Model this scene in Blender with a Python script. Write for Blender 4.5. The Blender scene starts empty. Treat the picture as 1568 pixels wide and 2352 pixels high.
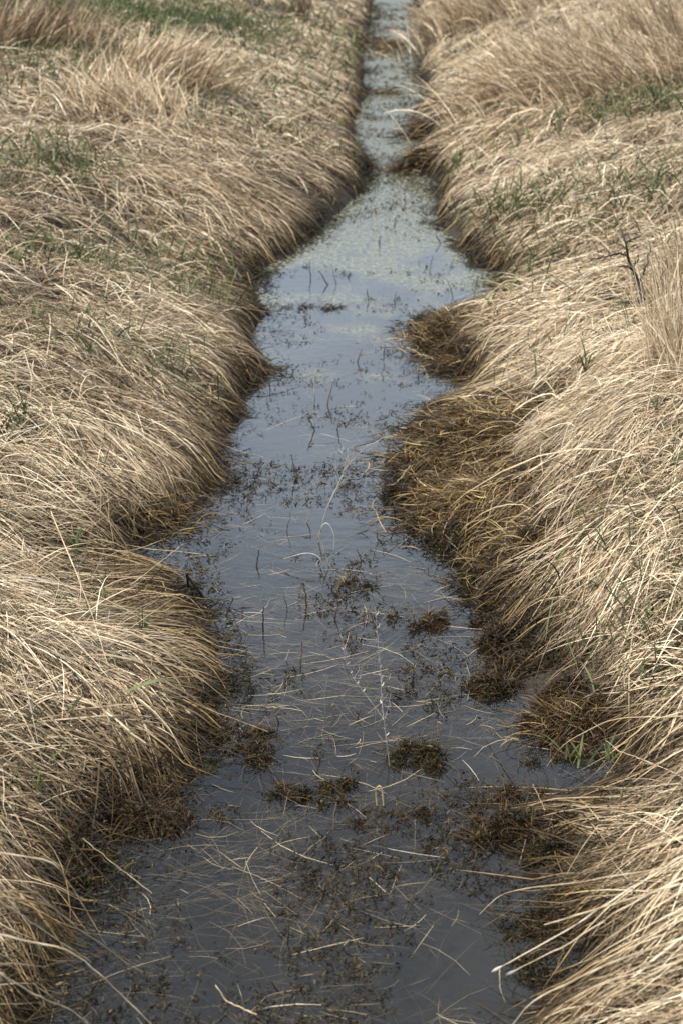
import bpy, math
import numpy as np
from math import radians, sin, cos, pi
rng = np.random.default_rng(7)
S = bpy.context.scene
COL = S.collection

# ------------------------------------------------------------------ camera, sky, sun, exposure
CAM_H, PITCH, LENS = 1.70, radians(25.75), 50.0
cam_d = bpy.data.cameras.new('camera'); cam = bpy.data.objects.new('camera', cam_d); COL.objects.link(cam)
cam.location = (0, 0, CAM_H); cam.rotation_euler = (pi/2 - PITCH, 0, 0)
cam_d.sensor_fit = 'VERTICAL'; cam_d.sensor_height = 36; cam_d.lens = LENS
cam_d.clip_start = .05; cam_d.clip_end = 1000
cam_d.dof.use_dof = True; cam_d.dof.focus_distance = 3.2; cam_d.dof.aperture_fstop = 5.6
S.camera = cam
SUN_EL, SUN_AZ = radians(62), radians(-115)       # azimuth from +Y, negative to the left: high light from the left
W = bpy.data.worlds.new('World'); S.world = W; W.use_nodes = True
nt = W.node_tree; N = nt.nodes; Lk = nt.links
bg = N['Background']; bg.inputs['Strength'].default_value = .078
sky = N.new('ShaderNodeTexSky'); sky.sky_type = 'NISHITA'; sky.sun_disc = False
sky.sun_elevation = SUN_EL; sky.sun_rotation = SUN_AZ; sky.air_density = 1.0; sky.dust_density = 2.5
tc = N.new('ShaderNodeTexCoord'); mp = N.new('ShaderNodeMapping'); mp.inputs['Scale'].default_value = (1, 1, 2.2)
cl = N.new('ShaderNodeTexNoise'); cl.inputs['Scale'].default_value = 2.6; cl.inputs['Detail'].default_value = 7
cr = N.new('ShaderNodeValToRGB'); cr.color_ramp.elements[0].position = .34; cr.color_ramp.elements[1].position = .62
cr.color_ramp.elements[0].color = (.35,.35,.35,1); cr.color_ramp.elements[1].color = (1,1,1,1)
mx = N.new('ShaderNodeMix'); mx.data_type = 'RGBA'
mx.inputs['B'].default_value = (10.3, 12.2, 14.6, 1)       # sunlit thin cloud over the blue
Lk.new(tc.outputs['Generated'], mp.inputs[0]); Lk.new(mp.outputs[0], cl.inputs['Vector']); Lk.new(cl.outputs['Fac'], cr.inputs[0])
Lk.new(cr.outputs[0], mx.inputs['Factor']); Lk.new(sky.outputs[0], mx.inputs['A'])
sz = N.new('ShaderNodeSeparateXYZ'); Lk.new(tc.outputs['Generated'], sz.inputs[0])          # cloud is brightest in the lower third of the sky
bd = N.new('ShaderNodeValToRGB'); e_ = bd.color_ramp.elements; e_.new(.35); e_.new(.62); e_.new(.8)
for el_, (p_, v_) in zip(e_, ((.0,.55),(.20,.9),(.42,1.85),(.74,.66),(1.,.5))): el_.position = p_; el_.color = (v_,v_,v_,1)
Lk.new(sz.outputs['Z'], bd.inputs[0])
m2 = N.new('ShaderNodeMix'); m2.data_type = 'RGBA'; m2.blend_type = 'MULTIPLY'; m2.inputs['Factor'].default_value = 1
Lk.new(mx.outputs['Result'], m2.inputs['A']); Lk.new(bd.outputs[0], m2.inputs['B']); Lk.new(m2.outputs['Result'], bg.inputs['Color'])
sd = bpy.data.lights.new('sun', 'SUN'); sun = bpy.data.objects.new('sun', sd); COL.objects.link(sun)
sd.energy = 4.7; sd.angle = radians(2.5); sd.color = (1, .93, .82)
sun.rotation_euler = (pi/2 - SUN_EL, 0, pi - SUN_AZ)
sun.location = (0, 0, 20)
S.view_settings.view_transform = 'Standard'; S.view_settings.look = 'None'
S.view_settings.exposure = 0.64; S.view_settings.gamma = 1

# ------------------------------------------------------------------ helpers
F = 2352 * LENS / 36
def ray(px, py):
    xc, yc = (px-784)/F, (1176-py)/F
    return np.array([xc, cos(PITCH)+yc*sin(PITCH), -sin(PITCH)+yc*cos(PITCH)])
def P(px, py, z=0.0):
    d = ray(px, py); return np.array([0, 0, CAM_H]) + d * ((z-CAM_H)/d[2])
def PY(px, py, y):                                   # point of that ray standing at world distance y
    d = ray(px, py); return np.array([0, 0, CAM_H]) + d * (y/d[1])
def tag(o, label=None, cat=None, group=None, kind=None):
    for k, v in (('label', label), ('category', cat), ('group', group), ('kind', kind)):
        if v: o[k] = v
    return o
def _h(ix, iy, s):
    n = (ix.astype(np.int64)*374761393 + iy.astype(np.int64)*668265263 + s*1274126177) & 0x7fffffff
    n = ((n ^ (n >> 13)) * 1274126177) & 0x7fffffff
    return ((n ^ (n >> 16)) & 0xffff) / 65535.0
def vnoise(x, y, s=0):
    x = np.asarray(x, float); y = np.asarray(y, float)
    ix = np.floor(x); iy = np.floor(y); fx = x-ix; fy = y-iy
    fx = fx*fx*(3-2*fx); fy = fy*fy*(3-2*fy)
    a, b, c, d = _h(ix,iy,s), _h(ix+1,iy,s), _h(ix,iy+1,s), _h(ix+1,iy+1,s)
    return (a*(1-fx)+b*fx)*(1-fy) + (c*(1-fx)+d*fx)*fy
def fbm(x, y, s=0, o=3):
    t = 0; a = 1; m = 0
    for k in range(o):
        t = t + a*vnoise(np.asarray(x)*2**k, np.asarray(y)*2**k, s+k*17); m += a; a *= .5
    return t/m*2-1

# ------------------------------------------------------------------ shorelines, read off the water line and laid on the water plane
LE = [(858,0),(850,40),(848,90),(832,120),(830,160),(836,210),(828,250),(806,278),(812,300),(815,340),(852,385),(836,430),(800,470),
 (740,525),(690,565),(630,600),(585,640),(592,680),(612,715),(585,755),(560,790),(600,830),(640,857),(570,880),(542,920),(572,945),
 (545,962),(520,1000),(505,1050),(505,1110),(450,1150),(400,1190),(325,1226),(300,1250),(322,1285),(400,1310),(450,1370),(492,1410),(480,1440),
 (505,1500),(532,1560),(512,1620),(510,1680),(440,1770),(330,1830),(300,1890),(225,1950),(215,2050),(180,2120),(165,2170),(115,2240),
 (90,2300),(60,2352),(20,2500),(20,2800)]
RE = [(950,0),(955,40),(965,90),(970,130),(960,170),(975,200),(980,240),(940,280),(928,310),(985,328),(985,345),(925,372),(918,395),
 (985,402),(1010,430),(1000,480),(1015,530),(1060,570),(1110,605),(1150,628),(1140,670),(1090,710),(1000,722),(940,760),(955,790),
 (1020,820),(1060,850),(1090,880),(1070,910),(965,940),(932,980),(945,1020),(932,1060),(935,1110),(915,1140),(940,1170),(1000,1220),
 (1020,1270),(1080,1320),(1100,1380),(1170,1420),(1162,1460),(1200,1520),(1160,1560),(1220,1610),(1195,1670),(1265,1703),(1430,1718),(1445,1792),
 (1245,1820),(1132,1900),(1132,1960),(1225,2010),(1200,2050),(1300,2110),(1325,2180),(1340,2240),(1275,2290),(1225,2352),(1120,2500),(1150,2800)]
def edge(pts, ext):
    w = np.array([P(a, b)[:2] for a, b in pts])[::-1]
    w = w[np.argsort(w[:, 1])]
    m = (w[-1,0]-0)*.02
    return np.vstack([[w[0,0]+ext*.1, -30], w, [w[-1,0]+.5, 60], [w[-1,0]+2, 400]])
EL, ER = edge(LE, -1), edge(RE, 1)
def xL(y): return np.interp(y, EL[:,1], EL[:,0])
def xR(y): return np.interp(y, ER[:,1], ER[:,0])
_ys = np.concatenate([np.arange(-30,-.5,.6), np.arange(-.5,6,.02), np.arange(6,26,.06), np.arange(26,400,4)])
_EP = np.vstack([np.c_[xL(_ys), _ys], np.c_[xR(_ys), _ys]]).astype(np.float32)
def shore_d(x, y):                                   # + on land, - over water
    x = np.asarray(x, np.float32).ravel(); y = np.asarray(y, np.float32).ravel()
    out = np.empty(len(x), np.float32)
    for i in range(0, len(x), 6000):
        dx = x[i:i+6000,None]-_EP[None,:,0]; dy = y[i:i+6000,None]-_EP[None,:,1]
        out[i:i+6000] = np.sqrt((dx*dx+dy*dy).min(1))
    return np.where((x > xL(y)) & (x < xR(y)), -out, out)

# tussocks: crown pixel, radius (m), bump (m), label
TUS = [
 ((430,430), .46, .16, 'big pinkish tan tussock hanging over the narrow neck of the stream on the left'),
 ((330,665), .40, .09, 'flat tan tussock below the dark left notch, tips trailing onto the water'),
 ((360,775), .36, .10, 'left bank tussock ending in a sharp brown point that juts over the water'),
 ((210,930), .42, .13, 'long combed tussock of grey tan straw in the middle of the left bank'),
 ((140,1105), .32, .10, 'shaggy left tussock whose dark underside is mirrored in a deep notch of the water'),
 ((90,1330), .28, .05, 'low mat of pale straw running level out into the water below the left notch'),
 ((290,1520), .30, .10, 'bright tussock of broad bleached blades on the left bank with green shoots in it'),
 ((40,1800), .26, .08, 'tussock at the left picture edge above the rusty brown moss'),
 ((10,2150), .28, .10, 'nearest tussock filling the lower left corner of the view'),
 ((1160,300), .50, .15, 'far right bank tussock beside the algae covered narrow part of the stream'),
 ((1180,500), .40, .13, 'right bank tussock with yellow green mossy foot opposite the big left overhang'),
 ((1250,740), .40, .11, 'right bank tussock behind the brown peak of rotting grass'),
 ((1420,960), .46, .15, 'wide mound of very fine pale straw on the right bank below the bare shrub'),
 ((1390,1210), .36, .10, 'combed right bank tussock of pinkish straw above the dark round moss ball'),
 ((1430,1480), .34, .11, 'right bank tussock of straw sweeping down to the dark brown moss bank'),
 ((1440,1860), .26, .11, 'rounded yellow tussock at lower right behind the inlet of water'),
 ((1550,2120), .30, .13, 'nearest tussock filling the lower right corner with long stalks over the water'),
]
TW = [(P(a, b, .24)[:2], r, h) for (a, b), r, h, _ in TUS]
HOLES = [(320,1330,.46,.9),(560,655,.50,.7),(520,965,.22,.6),(1390,1757,.24,.95),(1180,650,.45,.7),(1110,895,.28,.6),(1180,1440,.2,.6),(220,1980,.25,.6),(1230,2040,.22,.65),(500,1590,.18,.4),
         (160,2200,.2,.5),(1080,1080,.3,.45),(1290,2220,.16,.5)]
def land_z(x, y, d):
    x = np.asarray(x, float).ravel(); y = np.asarray(y, float).ravel()
    dd = np.maximum(d, 0)
    side = x > (xL(y)+xR(y))/2
    H = np.where(side, .40, .35)
    ramp = 1-np.exp(-(dd/.80)**1.2)
    z = .0 + H*ramp + .03*np.minimum(dd, 6) + np.minimum(ramp*1.6,1)*(.04*fbm(x*1.1, y*1.1, 3) + .032*fbm(x*3.7, y*3.7, 9) + .030*fbm(x*9, y*9, 10)) + .022*(1-np.exp(-dd/.02))
    for (c, r, h) in TW:
        q = ((x-c[0])**2 + (y-c[1])**2)/(r*r)
        z = z + .42*h*np.exp(-q*1.4)*ramp
    for (a_, b_, r_, k_) in HOLES:
        c = P(a_, b_, .03); q = ((x-c[0])**2 + (y-c[1])**2)/(r_*r_)
        z = z*(1-k_*np.exp(-q*1.2))
    under = -.02 - .26*(1-np.exp(np.minimum(d,0)/.22)) + .02*fbm(x*5, y*5, 5)
    return np.where(d > 0, z, under)
GX0, GX1, GY0, GY1, GR = -8.5, 9.5, -.4, 24., .04
gx = np.arange(GX0, GX1, GR); gy = np.arange(GY0, GY1, GR)
GXX, GYY = np.meshgrid(gx, gy)
GD = shore_d(GXX, GYY).reshape(GXX.shape)
def blur(a, n):
    for _ in range(n):
        p = np.pad(a, 1, mode='edge')
        a = (p[1:-1,1:-1]*4 + p[:-2,1:-1]*2 + p[2:,1:-1]*2 + p[1:-1,:-2]*2 + p[1:-1,2:]*2 + p[:-2,:-2]+p[:-2,2:]+p[2:,:-2]+p[2:,2:])/16
    return a
GDB = blur(GD, 130)
GZ = land_z(GXX, GYY, np.where(GD > 0, np.maximum(.25*GD, .4*GD+.6*GDB), GD).ravel()).reshape(GXX.shape)
GDS = blur(GD, 45); GGY, GGX = np.gradient(GDS, GR)
GZ = blur(GZ, 1)
def samp(A, x, y):
    u = np.clip((np.asarray(x)-GX0)/GR, 0, len(gx)-1.001); v = np.clip((np.asarray(y)-GY0)/GR, 0, len(gy)-1.001)
    i = u.astype(int); j = v.astype(int); fu = u-i; fv = v-j
    return (A[j,i]*(1-fu)+A[j,i+1]*fu)*(1-fv) + (A[j+1,i]*(1-fu)+A[j+1,i+1]*fu)*fv
BARE = [(275,1885,.10),(190,2020,.07),(465,1735,.06),(1190,1935,.10),(1215,1455,.09),(1240,1545,.12),(1290,1620,.09),(1232,1243,.035),(1130,1105,.05),(1330,2170,.08),(1300,1672,.06),
        (975,782,.085),(1050,850,.08),(1075,1010,.25),(1090,1160,.19),(1170,1285,.09)]
GC = GD.copy()                                       # where laid blades stop: the water line and the moss and rot along it
for (a_, b_, r_) in BARE:
    c_ = P(a_, b_, .03); GC = np.minimum(GC, np.hypot(GXX-c_[0], GYY-c_[1])-r_*(1+.7*fbm(GXX*9, GYY*9, 79)))
GC = GC - .05*(fbm(GXX*7, GYY*7, 77)*.9+fbm(GXX*22, GYY*22, 78)*.5+.1) - .022
def gz(x, y): return samp(GZ, x, y)
def gd(x, y): return samp(GD, x, y)
def PG(px, py):                                      # where the ray meets the ground (or the water)
    d = ray(px, py); o = np.array([0, 0, CAM_H])
    s = np.arange(1.2, 30, .01); q = o + s[:,None]*d
    g = np.maximum(gz(q[:,0], q[:,1]), 0)
    k = np.argmax(q[:,2] <= g); return q[k]
def comb(x, y):                                      # the way the dead grass is laid: down the bank and towards the viewer
    s = np.where(x > (xL(y)+xR(y))/2, -1., 1.)
    a = np.clip(1.15-gd(x, y)*.35, .35, 1)
    vx = -samp(GGX,x,y)*.5*a + s*.70*a + .5*fbm(x*.9, y*.9, 21)
    vy = -samp(GGY,x,y)*.5*a - np.where(s > 0, .10, .26) + .62*fbm(x*.9+40, y*.9, 22)
    return np.arctan2(vy, vx) + np.clip(5.5/np.maximum(y,.1),.45,1)*(.9*fbm(x*6.5, y*6.5, 23, 2) + .45*fbm(x*15, y*15, 24, 2))

# ------------------------------------------------------------------ materials
def new_mat(name):
    m = bpy.data.materials.new(name); m.use_nodes = True
    n = m.node_tree.nodes; n.clear(); out = n.new('ShaderNodeOutputMaterial')
    return m, n, m.node_tree.links, out
def ramp_node(n, stops):
    r = n.new('ShaderNodeValToRGB'); e = r.color_ramp.elements
    while len(e) < len(stops): e.new(.5)
    for el, (p, c) in zip(e, stops): el.position = p; el.color = (*c, 1)
    return r
def blade_mat(name, dry, wet, transl=.12, rough=.55, streak=.32, spec=.25):
    m, n, l, out = new_mat(name)
    at = n.new('ShaderNodeAttribute'); at.attribute_name = 'blade'
    sp = n.new('ShaderNodeSeparateColor'); l.new(at.outputs['Color'], sp.inputs[0])
    r1 = ramp_node(n, dry); r2 = ramp_node(n, wet)
    l.new(sp.outputs[0], r1.inputs[0]); l.new(sp.outputs[0], r2.inputs[0])
    mix = n.new('ShaderNodeMix'); mix.data_type = 'RGBA'
    l.new(sp.outputs[1], mix.inputs['Factor']); l.new(r1.outputs[0], mix.inputs['A']); l.new(r2.outputs[0], mix.inputs['B'])
    tc = n.new('ShaderNodeTexCoord'); no = n.new('ShaderNodeTexNoise'); no.inputs['Scale'].default_value = 38; no.inputs['Detail'].default_value = 3
    l.new(tc.outputs['Object'], no.inputs['Vector'])
    mr = n.new('ShaderNodeMapRange'); mr.inputs['From Min'].default_value = .3; mr.inputs['From Max'].default_value = .7
    mr.inputs['To Min'].default_value = 1-streak; mr.inputs['To Max'].default_value = 1+streak*.6
    l.new(no.outputs['Fac'], mr.inputs['Value'])
    mu = n.new('ShaderNodeMix'); mu.data_type = 'RGBA'; mu.blend_type = 'MULTIPLY'; mu.inputs['Factor'].default_value = 1
    l.new(mix.outputs['Result'], mu.inputs['A']); l.new(mr.outputs[0], mu.inputs['B'])
    b = n.new('ShaderNodeBsdfPrincipled'); b.inputs['Roughness'].default_value = rough; b.inputs['Specular IOR Level'].default_value = spec
    t = n.new('ShaderNodeBsdfTranslucent'); ms = n.new('ShaderNodeMixShader'); ms.inputs[0].default_value = transl
    l.new(mu.outputs['Result'], b.inputs['Base Color']); l.new(mu.outputs['Result'], t.inputs['Color'])
    l.new(b.outputs[0], ms.inputs[1]); l.new(t.outputs[0], ms.inputs[2]); l.new(ms.outputs[0], out.inputs[0])
    return m
STRAW = blade_mat('straw',
  [(0,(.024,.016,.009)), (.24,(.115,.075,.040)), (.5,(.32,.230,.136)), (.8,(.55,.425,.272)), (1,(.73,.625,.46))],
  [(0,(.008,.006,.003)), (.45,(.032,.022,.010)), (.8,(.11,.070,.026)), (1,(.27,.18,.075))])
ROT = blade_mat('rotting_grass',
  [(0,(.02,.012,.005)), (.35,(.09,.056,.020)), (.75,(.27,.18,.072)), (1,(.50,.37,.175))],
  [(0,(.010,.006,.003)), (.5,(.045,.026,.009)), (1,(.12,.07,.02))], rough=.4)
GREEN = blade_mat('green_grass',
  [(0,(.030,.042,.018)), (.5,(.075,.098,.038)), (1,(.20,.215,.09))],
  [(0,(.02,.03,.01)), (1,(.12,.12,.04))], transl=.3)
MOSS = blade_mat('moss',
  [(0,(.006,.006,.002)), (.5,(.017,.016,.005)), (.85,(.048,.043,.012)), (1,(.11,.09,.028))],
  [(0,(.007,.004,.002)), (.5,(.022,.012,.005)), (.85,(.062,.032,.011)), (1,(.15,.08,.03))], transl=.15, rough=.55)
TWIG = blade_mat('twig_bark', [(0,(.02,.015,.012)), (1,(.08,.062,.05))], [(0,(.012,.009,.006)), (1,(.05,.035,.02))], transl=0, streak=.5)
PALE = blade_mat('bleached_stalk', [(0,(.24,.215,.18)), (1,(.54,.50,.44))], [(0,(.10,.08,.06)), (1,(.3,.26,.2))], transl=.12)
FLOAT = blade_mat('floating_straw', [(0,(.09,.065,.035)), (.5,(.27,.21,.13)), (1,(.56,.48,.34))], [(0,(.02,.015,.01)), (1,(.1,.07,.03))], transl=.1)

def mud_mat():
    m, n, l, out = new_mat('earth_thatch')
    tc = n.new('ShaderNodeTexCoord'); a = n.new('ShaderNodeTexNoise'); a.inputs['Scale'].default_value = 9; a.inputs['Detail'].default_value = 8
    l.new(tc.outputs['Object'], a.inputs['Vector'])
    r = ramp_node(n, [(.3,(.022,.016,.010)), (.55,(.075,.055,.030)), (.75,(.16,.12,.07))]); l.new(a.outputs['Fac'], r.inputs[0])
    g = n.new('ShaderNodeNewGeometry'); sx = n.new('ShaderNodeSeparateXYZ'); l.new(g.outputs['Position'], sx.inputs[0])
    mr = n.new('ShaderNodeMapRange'); mr.inputs['From Min'].default_value = .0; mr.inputs['From Max'].default_value = .12; l.new(sx.outputs['Z'], mr.inputs['Value'])
    mx = n.new('ShaderNodeMix'); mx.data_type = 'RGBA'; mx.inputs['A'].default_value = (.020,.017,.013,1)   # silt of the bed
    l.new(mr.outputs[0], mx.inputs['Factor']); l.new(r.outputs[0], mx.inputs['B'])
    b = n.new('ShaderNodeBsdfPrincipled'); b.inputs['Roughness'].default_value = .9; l.new(mx.outputs['Result'], b.inputs['Base Color'])
    bp = n.new('ShaderNodeBump'); bp.inputs['Distance'].default_value = .03; l.new(a.outputs['Fac'], bp.inputs['Height']); l.new(bp.outputs[0], b.inputs['Normal'])
    l.new(b.outputs[0], out.inputs[0]); return m
def water_mat():
    m, n, l, out = new_mat('stream_water')
    tc = n.new('ShaderNodeTexCoord'); mp = n.new('ShaderNodeMapping'); mp.inputs['Scale'].default_value = (1, 1.5, 1); l.new(tc.outputs['Object'], mp.inputs[0])
    w1 = n.new('ShaderNodeTexNoise'); w1.inputs['Scale'].default_value = 16; w1.inputs['Detail'].default_value = 3; l.new(mp.outputs[0], w1.inputs['Vector'])
    bp = n.new('ShaderNodeBump'); bp.inputs['Strength'].default_value = .16; bp.inputs['Distance'].default_value = .006; l.new(w1.outputs['Fac'], bp.inputs['Height'])
    gl = n.new('ShaderNodeBsdfGlossy'); gl.inputs['Roughness'].default_value = .03; l.new(bp.outputs[0], gl.inputs['Normal'])
    tr = n.new('ShaderNodeBsdfTransparent'); tr.inputs['Color'].default_value = (.66,.64,.58,1)
    df = n.new('ShaderNodeBsdfDiffuse'); df.inputs['Color'].default_value = (.032,.031,.028,1)              # suspended silt
    body = n.new('ShaderNodeMixShader'); body.inputs[0].default_value = .20; l.new(tr.outputs[0], body.inputs[1]); l.new(df.outputs[0], body.inputs[2])
    fr = n.new('ShaderNodeFresnel'); fr.inputs['IOR'].default_value = 1.50; l.new(bp.outputs[0], fr.inputs['Normal'])
    wt = n.new('ShaderNodeMixShader'); l.new(fr.outputs[0], wt.inputs[0]); l.new(body.outputs[0], wt.inputs[1]); l.new(gl.outputs[0], wt.inputs[2])
    # thin pale algae film lying on the far, still water
    a1 = n.new('ShaderNodeTexNoise'); a1.inputs['Scale'].default_value = 3.4; a1.inputs['Detail'].default_value = 6; l.new(tc.outputs['Object'], a1.inputs['Vector'])
    a2 = n.new('ShaderNodeTexNoise'); a2.inputs['Scale'].default_value = 55; a2.inputs['Detail'].default_value = 4; l.new(tc.outputs['Object'], a2.inputs['Vector'])
    sx = n.new('ShaderNodeSeparateXYZ'); l.new(tc.outputs['Object'], sx.inputs[0])
    my = n.new('ShaderNodeMapRange'); my.inputs['From Min'].default_value = 3.6; my.inputs['From Max'].default_value = 7.5
    my.inputs['To Min'].default_value = -.32; my.inputs['To Max'].default_value = .30; l.new(sx.outputs['Y'], my.inputs['Value'])
    ad = n.new('ShaderNodeMath'); ad.operation = 'ADD'; l.new(a1.outputs['Fac'], ad.inputs[0]); l.new(my.outputs[0], ad.inputs[1])
    s1 = n.new('ShaderNodeMapRange'); s1.inputs['From Min'].default_value = .44; s1.inputs['From Max'].default_value = .58; l.new(ad.outputs[0], s1.inputs['Value'])
    s2 = n.new('ShaderNodeMapRange'); s2.inputs['From Min'].default_value = .42; s2.inputs['From Max'].default_value = .6; s2.inputs["To Max"].default_value = .85; l.new(a2.outputs['Fac'], s2.inputs['Value'])
    mm = n.new('ShaderNodeMath'); mm.operation = 'MULTIPLY'; l.new(s1.outputs[0], mm.inputs[0]); l.new(s2.outputs[0], mm.inputs[1])
    al = n.new('ShaderNodeBsdfDiffuse'); al.inputs['Color'].default_value = (.185,.19,.145,1)
    fin = n.new('ShaderNodeMixShader'); l.new(mm.outputs[0], fin.inputs[0]); l.new(wt.outputs[0], fin.inputs[1]); l.new(al.outputs[0], fin.inputs[2])
    l.new(fin.outputs[0], out.inputs[0]); return m
MUD, WATER = mud_mat(), water_mat()

# ------------------------------------------------------------------ mesh builders
class Bag:                                           # collects strips and tubes, links them as ONE mesh object
    def __init__(s): s.v = []; s.f = []; s.c = []; s.n = 0
    def strips(s, pts, side, w, rnd, wet):           # pts (n,k,3), side (n,k,3) unit, w (n,k)
        n, k, _ = pts.shape
        a = pts - side*w[...,None]*.5; b = pts + side*w[...,None]*.5
        v = np.stack([a, b], 2).reshape(-1, 3)
        base = s.n + (np.arange(n)*k*2)[:,None] + (np.arange(k-1)*2)[None,:]
        f = np.stack([base, base+1, base+3, base+2], -1).reshape(-1, 4)
        c = np.zeros((n, k, 2, 4), np.float32)
        c[...,0] = rnd[:,None,None]; c[...,1] = (wet if wet.ndim == 2 else wet[:,None]*np.ones(k))[:,:,None]
        c[...,2] = np.linspace(0,1,k)[None,:,None]; c[...,3] = 1
        s.v.append(v); s.f.append(f); s.c.append(c.reshape(-1,4)); s.n += len(v)
    def tube(s, pts, rad, rnd=.5, wet=0., m=6):     # rnd and wet: one value, or one for each point
        pts = np.asarray(pts, float); k = len(pts); rad = np.broadcast_to(rad, k)
        t = np.gradient(pts, axis=0); t /= np.linalg.norm(t, axis=1)[:,None]+1e-9
        ref = np.array([.3,.9,.2]); u = np.cross(t, ref); u /= np.linalg.norm(u, axis=1)[:,None]+1e-9; w = np.cross(t, u)
        an = np.arange(m)*2*pi/m
        v = (pts[:,None]+rad[:,None,None]*(u[:,None]*np.cos(an)[None,:,None]+w[:,None]*np.sin(an)[None,:,None])).reshape(-1,3)
        i = np.arange(k-1)[:,None]*m; j = np.arange(m)[None,:]; j2 = (j+1) % m
        f = np.stack([i+j, i+j2, i+m+j2, i+m+j], -1).reshape(-1,4) + s.n
        c = np.ones((len(v),4), np.float32); c[:,0] = np.repeat(np.broadcast_to(rnd, k), m); c[:,1] = np.repeat(np.broadcast_to(wet, k), m)
        s.v.append(v); s.f.append(f); s.c.append(c); s.n += len(v)
    def raw(s, v, f4, rnd, wet):
        c = np.zeros((len(v),4), np.float32); c[:,0] = rnd; c[:,1] = wet; c[:,3] = 1
        s.v.append(v); s.f.append(np.asarray(f4)+s.n); s.c.append(c); s.n += len(v)
    def build(s, name, mat, parent=None, origin=None):
        v = np.concatenate(s.v); f = np.concatenate(s.f); c = np.concatenate(s.c)
        o0 = np.zeros(3) if origin is None else np.asarray(origin, float)
        me = bpy.data.meshes.new(name); nv, nf = len(v), len(f)
        me.vertices.add(nv); me.vertices.foreach_set('co', (v-o0).astype(np.float32).ravel())
        me.loops.add(nf*4); me.loops.foreach_set('vertex_index', f.astype(np.int32).ravel())
        me.polygons.add(nf); me.polygons.foreach_set('loop_start', np.arange(0, nf*4, 4, dtype=np.int32))
        me.polygons.foreach_set('use_smooth', np.ones(nf, bool))
        at = me.attributes.new('blade', 'FLOAT_COLOR', 'POINT'); at.data.foreach_set('color', c.ravel())
        me.update(calc_edges=True); me.materials.append(mat)
        o = bpy.data.objects.new(name, me); COL.objects.link(o)
        if parent is None: o.location = o0
        else: o.parent = parent
        return o
def unit(a): return a/(np.linalg.norm(a, axis=-1, keepdims=True)+1e-9)
PROF = {5: np.array([.65,1,1,.8,.12]), 6: np.array([.65,1,1,.95,.7,.1]), 7: np.array([.6,.95,1,1,.9,.65,.1]), 4: np.array([.7,1,.8,.12]), 3: np.array([.8,1,.1])}
def finish(bag, pts, w, rnd, wet, flat=.7, prof=None):
    n, k, _ = pts.shape
    t = unit(np.gradient(pts, axis=1))
    up = np.array([0,0,1.]) + rng.normal(0, flat, (n,1,3))
    side = unit(np.cross(t, np.broadcast_to(up, t.shape)))
    bag.strips(pts, side, w[:,None]*(PROF[k] if prof is None else prof)[None,:], rnd, wet)
def laid(bag, x, y, ang, L, w, arch, layer, rnd, wet=None, k=6, curv=.38, over=.03, flat=.7, stop=None):
    """blades lying on the bank, following its surface, stopped at the water line"""
    n = len(x); t = np.linspace(0,1,k)
    cv = rng.normal(0, curv, n)
    kick = np.where(rng.random(n) < .35, rng.normal(0,.55,n), 0.)*np.clip(5/np.maximum(y,.1),.4,1); cv = cv*np.clip(5/np.maximum(y,.1),.5,1); tk = rng.uniform(.2,.85,n)
    over = over*rng.random(n)**1.5*np.where(rng.random(n) < .06, 3.5, 1.)
    def path(Ls):
        h = ang[:,None] + cv[:,None]*(t[None,:]-.3) + kick[:,None]*(t[None,:] > tk[:,None])
        st = (Ls/(k-1))[:,None]
        xs = x[:,None] + np.concatenate([np.zeros((n,1)), np.cumsum(np.cos(h[:,1:])*st,1)],1)
        ys = y[:,None] + np.concatenate([np.zeros((n,1)), np.cumsum(np.sin(h[:,1:])*st,1)],1)
        return xs, ys
    xs, ys = path(L)
    d = samp(GC if stop is None else stop, xs.ravel(), ys.ravel()).reshape(n,k)
    if stop is None:                                 # some blades fall across the moss and rot all the same
        cross = rng.random(n) < .05; d[cross] = samp(GD, xs[cross].ravel(), ys[cross].ravel()).reshape(-1,k) - .02
    bad = d < -over[:,None]
    fr = np.where(bad.any(1), np.maximum(bad.argmax(1)-.5, .6)/(k-1), 1.)
    L = L*fr
    xs, ys = path(L)
    z = np.maximum(gz(xs.ravel(), ys.ravel()).reshape(n,k), -.012)
    off = (layer*np.clip(.25+gz(x,y)*5,.25,1))[:,None]*(1-.55*t[None,:]**2) + np.clip(.2+gz(x,y)*5,.2,1)[:,None]*arch[:,None]*np.sin(pi*np.minimum(t*1.05,1))[None,:]*fr[:,None]
    off[:,0] -= .012
    pts = np.stack([xs, ys, z+off], -1)
    if wet is None: wet = np.zeros(n)
    zz = np.clip(1.1-(z+off*.6-.005)/.10, 0, 1)
    ww = np.clip(wet[:,None] + zz*.85, 0, 1)
    keep = (L > .03) & (d[:,0] > .0)
    finish(bag, pts[keep], w[keep], rnd[keep], ww[keep], flat)
def free(bag, root, az, lean0, lean1, L, w, rnd, wet, k=5, flat=.9, wander=.0, prof=None):
    """blades standing free: leave the root at angle lean0 from upright, end at lean1"""
    n = len(az); t = np.linspace(0,1,k)
    le = lean0[:,None] + (lean1-lean0)[:,None]*t[None,:]**1.2
    aa = az[:,None] + rng.normal(0,1,(n,1))*wander*t[None,:]
    st = (L/(k-1))[:,None]
    dx = np.sin(le)*np.cos(aa)*st; dy = np.sin(le)*np.sin(aa)*st; dz = np.cos(le)*st
    c = lambda a: np.concatenate([np.zeros((n,1)), np.cumsum(a[:,1:],1)],1)
    pts = np.stack([root[:,0,None]+c(dx), root[:,1,None]+c(dy), root[:,2,None]+c(dz)], -1)
    finish(bag, pts, w, rnd, wet, flat, prof)
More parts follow.
